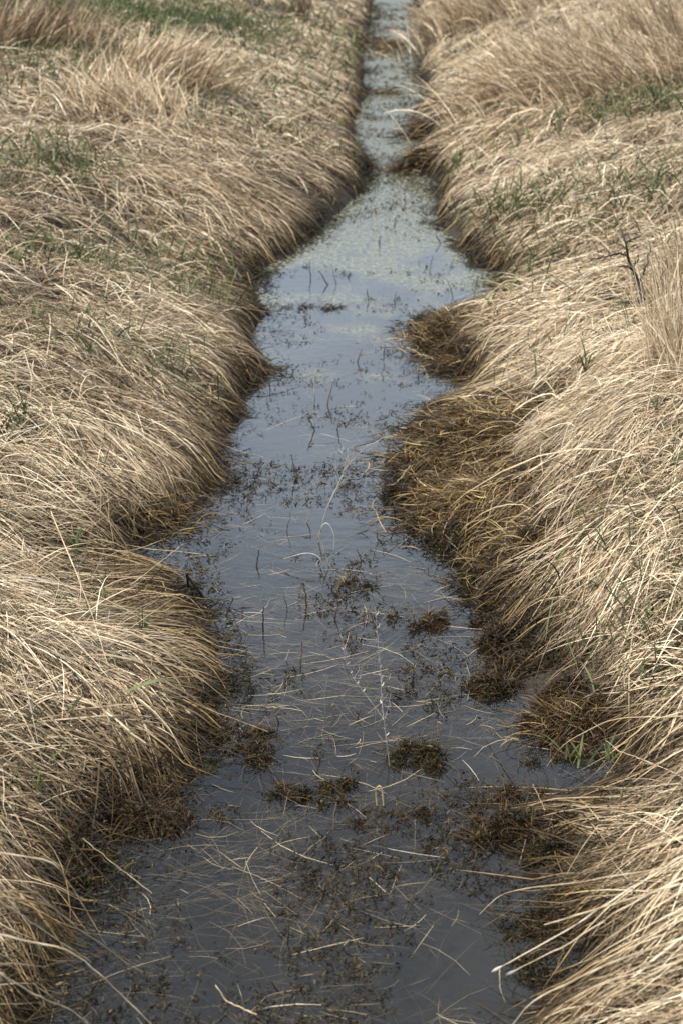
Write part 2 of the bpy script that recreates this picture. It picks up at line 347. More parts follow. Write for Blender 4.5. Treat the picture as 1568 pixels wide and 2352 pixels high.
def curve(pts, k=14):                                # smooth line through a few points
    p = np.asarray(pts, float); s = np.r_[0, np.cumsum(np.linalg.norm(np.diff(p,axis=0),axis=1))]
    u = np.linspace(0, s[-1], k)
    q = np.stack([np.interp(u, s, p[:,i]) for i in range(3)], 1)
    for _ in range(2): q[1:-1] = (q[:-2]+2*q[1:-1]+q[2:])/4
    return q
def thing(name, loc, label, cat, group=None):
    o = bpy.data.objects.new(name, None); COL.objects.link(o); o.location = loc; o.empty_display_size = .05
    return tag(o, label, cat, group)
def part(bag, name, mat, root):
    o = bag.build(name, mat, None, np.array(root.location)); o.location = (0,0,0); o.parent = root; return o

# ------------------------------------------------------------------ ground, bed and water
def sheet(name, xs, ys, zf, mat):
    X, Y = np.meshgrid(xs, ys); v = np.stack([X.ravel(), Y.ravel(), zf(X.ravel(), Y.ravel())], 1)
    nx, ny = len(xs), len(ys); i = np.arange(ny-1)[:,None]*nx + np.arange(nx-1)[None,:]
    f = np.stack([i, i+1, i+nx+1, i+nx], -1).reshape(-1,4)
    b = Bag(); b.raw(v, f, .5, 0); return b.build(name, mat)
def ground_z(x, y):
    z = land_z(x, y, shore_d(x, y)); i = (x > GX0+.05) & (x < GX1-.1) & (y > GY0+.05) & (y < GY1-.1)
    z[i] = gz(x[i], y[i]); return z
gxs = np.concatenate([-np.geomspace(5,260,26)[::-1], np.arange(-4.9,5.6,.05), np.geomspace(5.7,260,26)])
gys = np.concatenate([-np.geomspace(.8,28,14)[::-1], np.arange(-.7,9,.05), np.arange(9,24,.15), np.geomspace(24.3,380,26)])
gnd = sheet('ground', gxs, gys, ground_z, MUD); gnd['kind'] = 'structure'
tag(gnd, 'dark earth banks and silty bed of the narrow stream', 'ground')
wy = np.concatenate([np.arange(-28,-1,2.), np.arange(-1,26,.15), np.geomspace(26.3,380,26)])
wt = np.linspace(-.25, 1.25, 9)
wl, wr = xL(wy), xR(wy)
wl = np.minimum.reduce([np.roll(wl,k) for k in (-2,-1,0,1,2)]); wr = np.maximum.reduce([np.roll(wr,k) for k in (-2,-1,0,1,2)])
wv = np.stack([wl[:,None]+(wr-wl)[:,None]*wt, np.repeat(wy[:,None],9,1), np.zeros((len(wy),9))], -1).reshape(-1,3)
wi = np.arange(len(wy)-1)[:,None]*9 + np.arange(8)[None,:]
b = Bag(); b.raw(wv, np.stack([wi, wi+1, wi+10, wi+9],-1).reshape(-1,4), .5, 0)
wat = b.build('water', WATER); tag(wat, 'still blue grey stream water narrowing into the distance', 'water', None, 'structure')

# ------------------------------------------------------------------ dead grass laid over both banks (nobody could count it)
def wet_zone(x, y):                                  # brown rotting belt along parts of the right shore
    d = gd(x, y); right = x > (xL(y)+xR(y))/2
    reach = np.where(right, np.interp(y, [1.2,1.9,2.4,2.8,3.3,3.7,4.6,5.2,6,9,14], [.10,.12,.16,.30,.14,.40,.20,.22,.14,.12,.12]), .13)
    reach = reach*(1+.7*fbm(x*2.3, y*2.3, 31))
    return np.clip(1.15-d/np.maximum(reach,.02), 0, 1)
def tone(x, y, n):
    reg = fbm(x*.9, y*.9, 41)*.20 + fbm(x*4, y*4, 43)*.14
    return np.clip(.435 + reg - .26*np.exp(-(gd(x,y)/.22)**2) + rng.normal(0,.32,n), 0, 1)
def scatter(y0, y1, dens, side, dmin=.0, margin=1.7):
    hw = .24*math.hypot(y1,1.2)+margin
    area = 2*hw*(y1-y0); n = int(area*dens)
    x = rng.uniform(-hw, hw, n); y = rng.uniform(y0, y1, n)
    d = gd(x, y); mid = (xL(y)+xR(y))/2
    far_out = np.abs(x)-.24*np.hypot(y,1.2)         # thinner well outside the view
    ok = (d > dmin) & (rng.random(n) < np.where(far_out > .45, .42, 1)) & (rng.random(n) < .72+1.5*fbm(x*5.5,y*5.5,101,2)) & (np.abs(x) < .24*np.hypot(y,1.2)+margin) & ((x > mid) if side > 0 else (x < mid))
    return x[ok], y[ok]
def mat_layer(bag, y0, y1, dens, side, Lr, wr_, layer, arch, spread, k, dark=0., over=.05):
    x, y = scatter(y0, y1, dens, side, .012); n = len(x)
    a = comb(x, y) + rng.normal(0, 1, n)*(spread+.5*np.clip(gd(x,y)-.5,0,1))
    odd = rng.random(n) < .10; a[odd] += rng.normal(0, 1.3, odd.sum())
    L = rng.uniform(*Lr, n)*(.7+.6*rng.random(n)); w = rng.uniform(*wr_, n)
    wd = rng.random(n) < .14; w[wd] *= 1.7
    q = rng.random(n)**.8                             # deeper blades are older and browner, darkened further as painted shade of the gaps
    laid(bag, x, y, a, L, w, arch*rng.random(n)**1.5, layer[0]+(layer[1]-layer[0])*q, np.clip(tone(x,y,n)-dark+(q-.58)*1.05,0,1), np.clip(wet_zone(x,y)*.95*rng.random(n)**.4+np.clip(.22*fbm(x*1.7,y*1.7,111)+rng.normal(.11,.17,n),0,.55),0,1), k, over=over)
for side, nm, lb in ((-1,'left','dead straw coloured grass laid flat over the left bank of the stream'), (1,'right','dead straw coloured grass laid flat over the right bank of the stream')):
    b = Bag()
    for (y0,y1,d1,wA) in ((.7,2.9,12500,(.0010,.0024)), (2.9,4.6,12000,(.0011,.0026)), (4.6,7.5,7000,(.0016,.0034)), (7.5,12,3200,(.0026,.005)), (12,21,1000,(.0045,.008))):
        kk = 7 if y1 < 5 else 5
        mat_layer(b, y0,y1, d1*.28, side, (.06,.2), wA, (.0,.015), .02, .9, kk-1, .42)  # old under layer, darkened further to paint the shade between blades
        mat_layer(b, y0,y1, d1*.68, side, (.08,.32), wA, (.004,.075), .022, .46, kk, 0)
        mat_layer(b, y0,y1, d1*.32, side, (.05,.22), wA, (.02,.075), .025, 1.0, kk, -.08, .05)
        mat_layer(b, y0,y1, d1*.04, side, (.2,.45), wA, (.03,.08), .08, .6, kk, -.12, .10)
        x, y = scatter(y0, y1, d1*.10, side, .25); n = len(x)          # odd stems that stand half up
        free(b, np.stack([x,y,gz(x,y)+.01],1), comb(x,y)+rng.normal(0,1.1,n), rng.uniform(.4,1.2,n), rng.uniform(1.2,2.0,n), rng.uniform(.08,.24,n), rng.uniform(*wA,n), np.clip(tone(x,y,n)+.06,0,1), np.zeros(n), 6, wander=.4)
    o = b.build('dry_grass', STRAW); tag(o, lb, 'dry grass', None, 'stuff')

# ------------------------------------------------------------------ tussocks: thicker mounds of the same grass, each a thing
for ((px,py), r, h, lb), (c, _, _) in zip(TUS, TW):
    dist = math.hypot(c[1], 1.3); n = int(np.clip(6000*(r/.34)**2*(3.0/dist)**.9, 1900, 6200))
    x = c[0]+rng.normal(0, r*.42, n); y = c[1]+rng.normal(0, r*.42, n)
    ok = (gd(x, y) > .03) & (rng.random(n) < .8+1.5*fbm(x*7,y*7,103,2)); x, y = x[ok], y[ok]; n = len(x)
    a0 = comb(x, y); rad = np.arctan2(y-c[1], x-c[0]); q = np.hypot(x-c[0], y-c[1])/r
    vx = np.cos(a0)+.55*np.cos(rad)*np.minimum(q,1); vy = np.sin(a0)+.55*np.sin(rad)*np.minimum(q,1)
    a = np.arctan2(vy, vx)+rng.normal(0,.34,n); od = rng.random(n) < .14; a[od] += rng.normal(0,.9,od.sum())
    wsc = np.interp(dist, [2,4,7,12], [.0018,.0020,.0032,.0055])*(1.6 if 'broad' in lb else .7 if 'very fine' in lb else 1)
    b = Bag()
    laid(b, x, y, a, rng.uniform(.12,.37,n), wsc*rng.uniform(.65,1.35,n), .05*rng.random(n)**1.5, lay := .004+.075*rng.random(n)**1.2, np.clip(tone(x,y,n)+.04+(lay-.04)*10,0,1), np.clip(wet_zone(x,y)*.9*rng.random(n)**.5+np.clip(rng.normal(.11,.17,n),0,.5),0,1), 7, over=.06)  # tone falls with depth: shade of the gaps put into the colour
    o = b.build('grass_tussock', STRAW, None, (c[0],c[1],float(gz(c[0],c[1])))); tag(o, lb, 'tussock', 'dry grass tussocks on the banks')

# ------------------------------------------------------------------ rotting brown mats at the right water's edge and bars of grass across the far water
def rot_mat(px, py, rx, ry, h, n, label, peak=0., wet=.5):
    c = PG(px, py); x = c[0]+rng.normal(0,rx*.5,n); y = c[1]+rng.normal(0,ry*.5,n)
    q = ((x-c[0])/rx)**2+((y-c[1])/ry)**2; bump = h*np.exp(-q*1.3)*(.7+.5*fbm(x*14,y*14,5))
    bump = np.maximum(bump, 0)*1.7; z = np.maximum(gz(x,y),-.01)+bump*rng.random(n)**.5
    b = Bag(); far = .62 if py > 1400 else .85 if py > 500 else 1.8; m = int(n*.62); w = rng.uniform(.0014,.0036,n)*far
    q_ = rng.random(n); rn = np.clip(rng.normal(.46,.28,n)+.5*fbm(x*9,y*9,8)+(q_-.5)*.4,0,1); we = np.clip(wet+rng.normal(0,.25,n)+(.55-q_)*.9,0,1)  # lower blades get darker tone and more wet colour, painting black gaps
    i = np.arange(n) < m
    laid(b, x[i], y[i], comb(x[i],y[i])+rng.normal(0,.55,m), rng.uniform(.08,.26,m), w[i], .05*rng.random(m)**1.5, .005+bump[i]*q_[i]*1.1, rn[i], we[i], 7, curv=1.3, over=.05, stop=GD)
    i = ~i; k_ = n-m; q = q[i]
    free(b, np.stack([x,y,z],1)[i], np.where(rng.random(k_) < .5, comb(x[i],y[i])+rng.normal(0,.8,k_), rng.uniform(0,2*pi,k_)), rng.uniform(.8,1.5,k_)-peak*np.exp(-q*3), rng.uniform(1.5,2.1,k_)-peak*np.exp(-q*3), rng.uniform(.04,.14,k_)*min(far,1.15), w[i], rn[i], we[i], 6, wander=1.3)
    o = b.build('rotting_grass', ROT, None, (c[0],c[1],0)); tag(o, label, 'rotting grass', 'brown rotting grass at the water edge')
rot_mat(1000,775,.13,.14,.05,1600,'brown rotting grass rising to a small peak at the right water edge', .45)
rot_mat(1060,830,.13,.12,.03,1200,'strip of brown rotting grass sloping down between the peak and the right side cove')
rot_mat(1075,1010,.25,.24,.05,6000,'large golden brown mat of rotting grass bulging from the right bank', 0, .42)
rot_mat(1080,1150,.20,.18,.03,4200,'dark brown rotting grass slumped below the golden mat on the right', 0, .4)
rot_mat(1170,1290,.14,.12,.02,1200,'brown flattened grass at the right shore below the dark round moss ball', 0, .3)
rot_mat(1300,1672,.13,.06,.03,1000,'tangle of brown grass in the water inlet at lower right', 0, .8)
rot_mat(900,112,.40,.35,.05,1500,'brown bar of dead grass lying right across the farthest water', 0, .4)
rot_mat(862,100,.20,.3,.05,500,'dark clump of dead grass on the left end of the farthest bar', 0, .8)
rot_mat(880,215,.14,.12,.03,300,'small dark island of dead grass in the narrow far water', 0, .8)
rot_mat(962,383,.22,.10,.05,900,'dark spit of dead grass reaching into the water from the right', 0, .6)
rot_mat(955,315,.12,.16,.06,500,'dark green brown clump drooping into the far water from the right', 0, .8)
rot_mat(380,1200,.12,.12,.02,1000,'dark wet grass under the shaggy left tussock at the notch', 0, .7)

# ------------------------------------------------------------------ moss cushions
def moss(px, py, r, h, brown, n, label, stretch=1.0):
    n = int(n*1.5); r *= .82; c = PG(px, py); b = Bag()
    kl = 9; la = rng.uniform(0,2*pi,kl); lu = r*rng.uniform(.15,1.15,kl); lr = r*rng.uniform(.22,.55,kl); lh = h*rng.uniform(.25,1.25,kl)
    lx, ly = c[0]+lu*np.cos(la)*stretch*1.25, c[1]+lu*np.sin(la)*.85
    k_ = rng.choice(kl, n, p=lr**2/(lr**2).sum()); th = rng.uniform(0,2*pi,n); uu = rng.random(n)**.6
    x = lx[k_]+uu*lr[k_]*np.cos(th)*1.2; y = ly[k_]+uu*lr[k_]*np.sin(th)
    z = np.maximum(gz(x,y),-.006) + lh[k_]*(1-uu**2)*rng.random(n)**.5 - .008*(fbm(x*60,y*60,52) < 0)
    free(b, np.stack([x,y,z],1), rng.uniform(0,2*pi,n), rng.uniform(.1,1.1,n), rng.uniform(.8,2.2,n), rng.uniform(.005,.017,n), rng.uniform(.0014,.0034,n), np.clip(rng.normal(.5,.25,n)+.2*fbm(x*40,y*40,3),0,1), np.clip(brown+rng.normal(0,.2,n),0,1), 4, wander=1.)
    m = n//14
    j = rng.integers(0,n,m)
    free(b, np.stack([x[j],y[j],z[j]],1), rng.uniform(0,2*pi,m), rng.uniform(.3,1.2,m), rng.uniform(1,2,m), rng.uniform(.03,.07,m), rng.uniform(.001,.002,m), rng.uniform(.4,.95,m), np.full(m,.8), 5, wander=.8)
    o = b.build('moss_clump', MOSS, None, (c[0],c[1],max(c[2],0))); tag(o, label, 'moss', 'moss and weed clumps in the stream')
moss(552,1682,.055,.028,.25,1500,'olive moss clump off the tip of the bright left tussock',1.5)
moss(955,1745,.060,.035,.15,1500,'olive moss clump beside the foot of the white seed stalk')
moss(688,1825,.070,.024,.35,1300,'dark moss clump standing alone in the middle of the near water',1.3)
moss(275,1885,.12,.035,.85,3600,'rusty brown moss cushion on the left shore')
moss(345,1895,.13,.012,.4,2200,'flat olive weed spreading in the water beside the rusty moss cushion',1.2)
moss(190,2020,.09,.03,.3,1800,'dark olive moss under the nearest left tussock')
moss(465,1735,.09,.03,.5,1800,'brown olive moss strip between the bright left tussock and the rusty cushion',1.3)
moss(1000,1428,.055,.028,.75,1100,'elongated dark brown clump standing in the water right of the tall seed stalk',1.9)
moss(905,1886,.055,.014,.98,700,'flat reddish brown weed patch in the near water',1.3)
moss(1195,1940,.085,.05,.35,3200,'dark olive moss cushion at the tip of the rounded lower right tussock')
moss(1150,1915,.05,.03,.8,900,'small brown moss lump left of the lower right olive cushion')
moss(1215,1455,.10,.05,.85,3000,'upper dark brown moss mound on the right shore')
moss(1240,1545,.12,.055,.6,3600,'biggest dark brown moss mound on the right shore')
moss(1290,1620,.10,.03,.85,2400,'brown moss sloping to the water below the biggest mound')
moss(1232,1243,.045,.05,.6,1300,'dark round moss ball sitting on the right bank')
moss(1130,1105,.06,.03,.6,900,'near black lump standing in for a dark hole in the golden rotting mat')  # dark fibre lump added for the shade of a hole
moss(917,1140,.04,.05,.7,900,'dark root clump standing in the water off the right bank')
moss(1290,1738,.06,.015,.6,900,'brown weed lying in the lower right inlet',1.4)
moss(1330,2170,.12,.03,.3,2200,'dark olive moss in the shade under the nearest right tussock')
moss(722,708,.06,.022,.5,500,'dark weed clump in the middle of the wide water',1.8)
moss(1195,1845,.05,.02,.7,700,'small brown weed lump at the mouth of the lower right inlet',1.5)
moss(830,1120,.05,.006,.5,500,'thin dark weed raft left of the golden rotting mat',1.7)
moss(870,1338,.05,.008,.6,500,'small dark weed raft in mid water between the two seed stalks',1.6)
moss(1080,1845,.05,.008,.3,600,'olive weed raft near the lower right inlet',1.5)

# ------------------------------------------------------------------ ragged wet moss and peat fibre all along both water lines (nobody could count it)
b = Bag()
for (y0,y1,nn,sz) in ((1.1,2.7,30000,1.),(2.7,4.6,34000,1.15),(4.6,8,22000,1.5),(8,16,12000,2.0)):
    y = rng.uniform(y0,y1,nn); lf = rng.random(nn) < .5; o_ = rng.normal(.012,.045,nn); x = np.where(lf, xL(y)-o_, xR(y)+o_)
    d = gd(x,y); ok = (np.abs(d) < .10) & (rng.random(nn) < .30+1.3*fbm(x*4.5,y*4.5,95)+np.where(lf,0,.12)); x, y = x[ok], y[ok]; n = len(x)
    lump = np.clip(fbm(x*16,y*16,96)+.3,0,1)
    z = np.maximum(gz(x,y),-.008)+.030*lump*rng.random(n)*sz**.5
    free(b, np.stack([x,y,z],1), rng.uniform(0,2*pi,n), rng.uniform(.5,1.5,n), rng.uniform(1.2,2.4,n), sz*rng.uniform(.007,.035,n), sz*rng.uniform(.0013,.003,n), np.clip(rng.normal(.34,.27,n)+.2*fbm(x*30,y*30,3),0,1), np.clip(.5+1.2*fbm(x*3,y*3,97)+rng.normal(0,.2,n),0,1), 4, wander=1.)
tag(b.build('shore_moss', MOSS), 'dark wet moss and peat fibres along both water lines of the stream', 'moss', None, 'stuff')

# ------------------------------------------------------------------ green grass
def green_patch(bag, px, py, rx, ry, n, Lr=(.06,.16)):
    n = int(n*(1. if py < 100 and px < 500 else .42)); rx *= 1.7; ry *= 1.9
    c = PG(px, py); x = c[0]+rng.normal(0,rx*.5,n); y = c[1]+rng.normal(0,ry*.5,n)
    ok = gd(x,y) > .03; x, y = x[ok], y[ok]; n = len(x); z = gz(x,y)+.02+.04*rng.random(n)
    ds = math.hypot(c[1],1.4)
    free(bag, np.stack([x,y,z],1), rng.uniform(0,2*pi,n), rng.uniform(0,.5,n), rng.uniform(.4,1.5,n), rng.uniform(*Lr,n), np.interp(ds,[2,5,12],[.0026,.004,.009])*rng.uniform(.6,1.3,n), rng.random(n), np.clip(rng.normal(.15,.2,n),0,1), 5)
def sparse_green(bag, side):
    for (y0,y1,dn,w) in ((1.2,4,260,.0026),(4,8,240,.0045),(8,18,130,.008)):
        x, y = scatter(y0, y1, dn*3.6, side, .15); f = fbm(x*1.3, y*1.3, 91)+.6*fbm(x*5,y*5,92)+np.clip(y-7,0,4)*.07; ok = rng.random(len(x)) < .15+f; x, y = x[ok], y[ok]; n = len(x)
        free(bag, np.stack([x,y,gz(x,y)+.02],1), rng.uniform(0,2*pi,n), rng.uniform(.1,.7,n), rng.uniform(.5,1.6,n), rng.uniform(.04,.12,n), w*rng.uniform(.6,1.2,n), rng.random(n), np.clip(rng.normal(.2,.2,n),0,1), 5)
b = Bag()
for a in [(260,45,.9,.5,2600),(190,165,.7,.4,1500),(430,80,.7,.5,900),(480,190,.8,.4,900),(230,215,.5,.3,500),(120,405,.22,.15,700),(150,640,.30,.13,700),(600,60,.6,.5,500),(330,250,.5,.3,400),
  (60,430,.25,.15,400),(380,610,.25,.1,250),(450,700,.25,.12,260),(230,830,.25,.12,260),(330,870,.2,.1,200),(60,1050,.1,.1,200),(760,90,.5,.4,300),(640,330,.25,.18,300),(1000,160,.3,.2,150)]:
    green_patch(b, *a)
sparse_green(b, -1)
tag(b.build('green_grass', GREEN), 'new green grass coming through the dead grass of the left bank', 'green grass', None, 'stuff')
b = Bag()
for a in [(1540,260,.30,.25,1000,(.08,.18)),(1450,500,.35,.16,700),(1340,300,.3,.2,400),(1180,500,.14,.12,350),(1250,470,.3,.2,250),(1500,420,.35,.2,300),(1400,140,.4,.3,300),(1480,1400,.16,.14,350,(.05,.12)),(1300,190,.4,.3,200),
  (1440,1290,.15,.12,200,(.05,.12)),(1540,1450,.1,.1,150,(.04,.1)),(1030,420,.1,.12,200),(1200,700,.2,.12,130),(1380,560,.25,.15,200),(1330,820,.2,.15,120),(1500,1640,.15,.12,120,(.04,.1))]:
    green_patch(b, *a)
sparse_green(b, 1)
tag(b.build('green_grass', GREEN), 'new green grass coming through the dead grass of the right bank', 'green grass', None, 'stuff')
LT = [(230,655),(395,715),(30,905),(45,640),(120,600),(215,860),(300,830),(175,1450),(240,1425),(140,1430),(60,1490),(330,1490),(120,1800),(90,1870),(215,1470),(85,1720),(340,640),(250,740),(90,780),(400,850),(180,1320),(620,325),(130,850),(20,1240),(160,1690)]
RT = [(1545,1050),(1430,1180),(1340,890),(1505,1220),(1550,1250),(1120,735),(1180,505),(1040,405),(1370,1290),(1480,1480),(1330,1810),(1390,1795),(1300,1800),(1540,1120),(1460,1600),(1210,660),(1290,600),(1180,690),(1500,1000),(1440,1330)]
def shoot(px, py, side):
    c = PG(px, py); n = int(rng.integers(4,10)); b = Bag()
    ds = math.hypot(c[1],1.4); L = rng.uniform(.035,.10,n)*(.75 if py > 1400 else 1 if py > 900 else 1.3)
    r = np.stack([c[0]+rng.normal(0,.006,n), c[1]+rng.normal(0,.006,n), np.full(n,c[2]+.055)],1)
    free(b, r, rng.uniform(0,2*pi,n), rng.uniform(.05,.5,n), rng.uniform(.3,1.3,n), L, np.interp(ds,[2,5,9],[.0034,.005,.008])*rng.uniform(.7,1.4,n), rng.uniform(.35,1,n), np.zeros(n), 6)
    o = b.build('green_shoot', GREEN, None, c)
    tag(o, 'small tuft of fresh green blades pushing through the dead grass of the %s bank' % side, 'green shoot', 'green shoots on the %s bank' % side)
for p in LT: shoot(*p, 'left')
for p in RT: shoot(*p, 'right')
# one long green leaf bowed over the bright tussock
c0, c1, c2 = P(285,1590,.24), P(350,1562,.27), P(432,1580,.19)
b = Bag(); q = curve([c0, c1, (c1+c2)/2+np.array([0,0,.012]), c2], 9); t = unit(np.gradient(q,axis=0)); sd_ = unit(np.cross(t, [0,-.4,.9]))
b.strips(q[None], sd_[None], (.0075*np.array([.5,.8,1,1,1,.9,.8,.5,.1]))[None], np.array([.8]), np.array([0.]))
tag(b.build('green_leaf', GREEN, None, c0), 'long green leaf bowed over the bright left tussock', 'leaf')

# ------------------------------------------------------------------ tall standing grass clumps
def clump(px, py, rx, ry, n, az, lean, Lr, w, label, rust=0., wetv=0.):
    c = PG(px, py); x = c[0]+rng.normal(0,rx*.5,n); y = c[1]+rng.normal(0,ry*.5,n); z = gz(x,y)
    b = Bag(); le = np.abs(rng.normal(lean*.5,.18,n))
    free(b, np.stack([x,y,z],1), az+rng.normal(0,.75,n), le, le+rng.uniform(.1,.9,n)*lean*1.5, rng.uniform(*Lr,n), w*rng.uniform(.6,1.3,n), np.clip(rng.normal(.68-rust*.25,.2,n),0,1), np.clip(rng.normal(wetv,.1,n),0,1), 7, wander=.4)
    o = b.build('tall_grass', STRAW, None, (c[0],c[1],float(gz(c[0],c[1])))); tag(o, label, 'tall grass', 'tall standing dead grass clumps')
clump(1470,215,.60,.40,1900, pi, 1.05,(.2,.52),.0048,'biggest clump of tall tan grass leaning left on the far right bank')
clump(1290,215,.5,.30,1100, pi, 1.1,(.3,.6),.0055,'swept over clump of tan grass left of the biggest far right clump')
clump(1560,130,.5,.4,900, pi, .8,(.25,.6),.0055,'upright tan grass at the upper right corner behind the leaning clump',0,.05)
clump(1120,60,.6,.5,1100, pi, .9,(.25,.5),.008,'low brown grass clump beside the far end of the stream on the right')
clump(1560,870,.10,.14,260, pi*.7, .4,(.14,.38),.0024,'upright fine straw standing at the right picture edge around the bare shrub')
clump(1560,690,.14,.14,240, pi*.9, .5,(.12,.36),.0026,'upright straw behind the bare shrub at the right picture edge')
clump(50,120,.5,.35,1000, 0, .7,(.2,.45),.0065,'rusty tan clump of standing grass in the upper left corner',1.,.12)
clump(360,215,.35,.25,800, 0, .9,(.25,.45),.0065,'swirled yellow tan tuft between green patches on the upper left bank')
clump(310,290,.3,.2,700, 2.2, 1.0,(.2,.4),.0055,'curled tuft of dead grass in the left field below the swirled yellow tuft')
clump(685,50,.07,.08,90, 0, .4,(.15,.30),.006,'small dark spike of standing grass on the far left bank near the stream',1.,.5)

# ------------------------------------------------------------------ weed, straw and specks on the water (nobody could count them)
def on_water(n, y0, y1, dmax=-.01):
    y = np.exp(rng.uniform(np.log(y0), np.log(y1), n)); x = xL(y)+(xR(y)-xL(y))*rng.random(n)
    ok = gd(x,y) < dmax; return x[ok], y[ok]
b = Bag()
x, y = on_water(20000, 1.15, 5.2); keep = rng.random(len(x)) < .45+.9*fbm(x*3,y*3,61); x, y = x[keep], y[keep]; n = len(x)
s = np.where(x < (xL(y)+xR(y))/2, 1., -1.)
a = np.where(s > 0, rng.normal(-.1,.55,n), pi+rng.normal(.15,.55,n)); o_ = rng.random(n) < .4; a[o_] = rng.uniform(0,2*pi,o_.sum())
L = rng.uniform(.02,.13,n)**1.0*rng.uniform(.5,1.4,n); z = -.001-.034*rng.random(n)**1.4; up = rng.random(n) < .10; z[up] = .0015
t = np.linspace(-.5,.5,4); bend = rng.normal(0,.25,n)
ang = a[:,None]+bend[:,None]*t
pts = np.stack([x[:,None]+np.cos(ang)*L[:,None]*t, y[:,None]+np.sin(ang)*L[:,None]*t, z[:,None]+rng.normal(0,.004,n)[:,None]*t], -1)
finish(b, pts, rng.uniform(.0005,.0013,n), np.clip(rng.normal(.52,.25,n),0,1), np.clip(rng.normal(.05,.1,n),0,1), .3, np.array([.6,1,1,.5]))
tag(b.build('floating_straw', FLOAT), 'pale straws afloat and sunk in the stream water', 'straw', None, 'stuff')

b = Bag()
def sprigs(x, y, size, z0, leaves, rn, wt_):
    n = len(x); m = leaves
    X = np.repeat(x,m)+rng.normal(0,1,n*m)*np.repeat(size,m)*.55; Y = np.repeat(y,m)+rng.normal(0,1,n*m)*np.repeat(size,m)*.55
    Z = np.repeat(z0,m)+rng.uniform(-.006,.003,n*m)
    free(b, np.stack([X,Y,Z],1), rng.uniform(0,2*pi,n*m), rng.uniform(.1,1.3,n*m), rng.uniform(.8,2,n*m), np.repeat(size,m)*rng.uniform(.5,1.3,n*m), np.repeat(size,m)*rng.uniform(.12,.3,n*m), np.clip(np.repeat(rn,m)+rng.normal(0,.2,n*m),0,1), np.repeat(wt_,m), 3, wander=1.)
x, y = on_water(15000, 1.15, 4.2); f = .15+1.9*fbm(x*5,y*5,71)+.5*np.exp(-np.abs(gd(x,y))/.06)+np.interp(y,[1.2,2.2,2.9,4.2],[.25,.2,-.05,-.25]); keep = rng.random(len(x)) < f; x, y = x[keep], y[keep]; n = len(x)
sprigs(x, y, rng.uniform(.006,.015,n), rng.uniform(-.006,.004,n), 7, rng.uniform(.2,.75,n), rng.uniform(.2,.9,n))
x, y = on_water(12000, 3.4, 16, -.02); f = .16+.8*fbm(x*5,y*5,73)+.3*np.exp(-np.abs(gd(x,y))/.1); keep = rng.random(len(x)) < f; x, y = x[keep], y[keep]; n = len(x)
sprigs(x, y, np.interp(y,[3,6,15],[.009,.014,.026])*rng.uniform(.6,1.4,n), rng.uniform(-.006,.003,n), 5, rng.uniform(.3,.8,n), rng.uniform(.3,.9,n))
tag(b.build('pond_weed', MOSS), 'dark weed sprigs breaking the surface of the stream', 'pond weed', None, 'stuff')

# ------------------------------------------------------------------ dead stems standing in the water, each a thing
ST = [(713,640,45),(752,655,38),(773,655,45),(846,690,30),(905,690,22),(720,905,60),(752,930,50),(722,990,45),(773,985,40),(683,1095,55),(820,830,35),(880,820,35),
 (985,620,35),(870,560,25),(930,470,20),(905,520,22),(822,495,18),(1010,560,20),(960,600,25),(755,1300,70),(705,1390,60),(660,1400,50),(775,1350,55),(830,1290,40),(770,1420,45),(605,1450,70),(690,1530,65),(585,1590,60),
 (657,1515,35),(912,1420,35),(945,1580,40),(770,1650,35),(820,1650,25),(555,1465,30),(520,1415,40),(410,1360,45),(530,1640,35),(660,2160,70),(415,2090,35),(735,1745,40),(865,1850,50),(1030,1900,45),(820,2010,40),(845,2010,60),(880,2010,55),(800,2090,35),
 (660,1220,50),(705,1200,45),(590,1300,40),(1005,1690,30),(640,1660,30),(1060,1600,35),(1190,1760,35),(510,1130,30),(536,1145,25),(620,890,30),(960,860,25),(640,2280,35)]
for i, (px, py, hp) in enumerate(ST):
    c = P(px, py); dep = math.hypot(c[1], CAM_H); h = hp/F*dep*1.0
    tilt = rng.normal(0,.22,2); b = Bag(); k = 6
    tt = np.linspace(-.25,1,k)[:,None]; q = c + tt*np.array([tilt[0]*h, tilt[1]*h, h*.95]) + rng.normal(0,h*.018,(k,3))
    rd = np.interp(dep,[2,4,8],[.0012,.0015,.0023])*rng.uniform(.7,1.5); pale = rng.random() < .22
    b.tube(q, rd*np.linspace(1.2,.6,k), rng.random(), .9 if not pale else .15, 5)
    if rng.random() < .55:                           # a broken leaf hanging from it
        j = int(rng.integers(3,6)); az = rng.uniform(0,2*pi,2)
        free(b, np.repeat(q[j][None],2,0), az, np.array([.6,1.]), np.array([2.4,2.2]), h*rng.uniform(.25,.6,2), np.full(2,rd*2), rng.random(2), np.full(2,.6), 4)
    o = b.build('dead_stem', ROT if not pale else FLOAT, None, c)
    zone = 'wide water before the far neck' if py < 1000 else 'water between the two banks in mid view' if py < 1600 else 'near water'
    tag(o, 'thin dead stem standing upright in the ' + zone, 'dead stem', 'dead stems standing in the ' + zone)
# the bent black stem at the left shore
b = Bag(); q = [P(436,1372,-.02), P(430,1322,.075)]; q2 = [P(430,1322,.075), P(451,1349,.04), P(474,1382,-.01)]
b.tube(curve(q,5), .003, .2, .9); b.tube(curve(q2,8), .0035, .2, .9)
tag(b.build('broken_stem', TWIG, None, P(410,1365)), 'broken black stem bent like a roof at the left shore', 'dead stem')

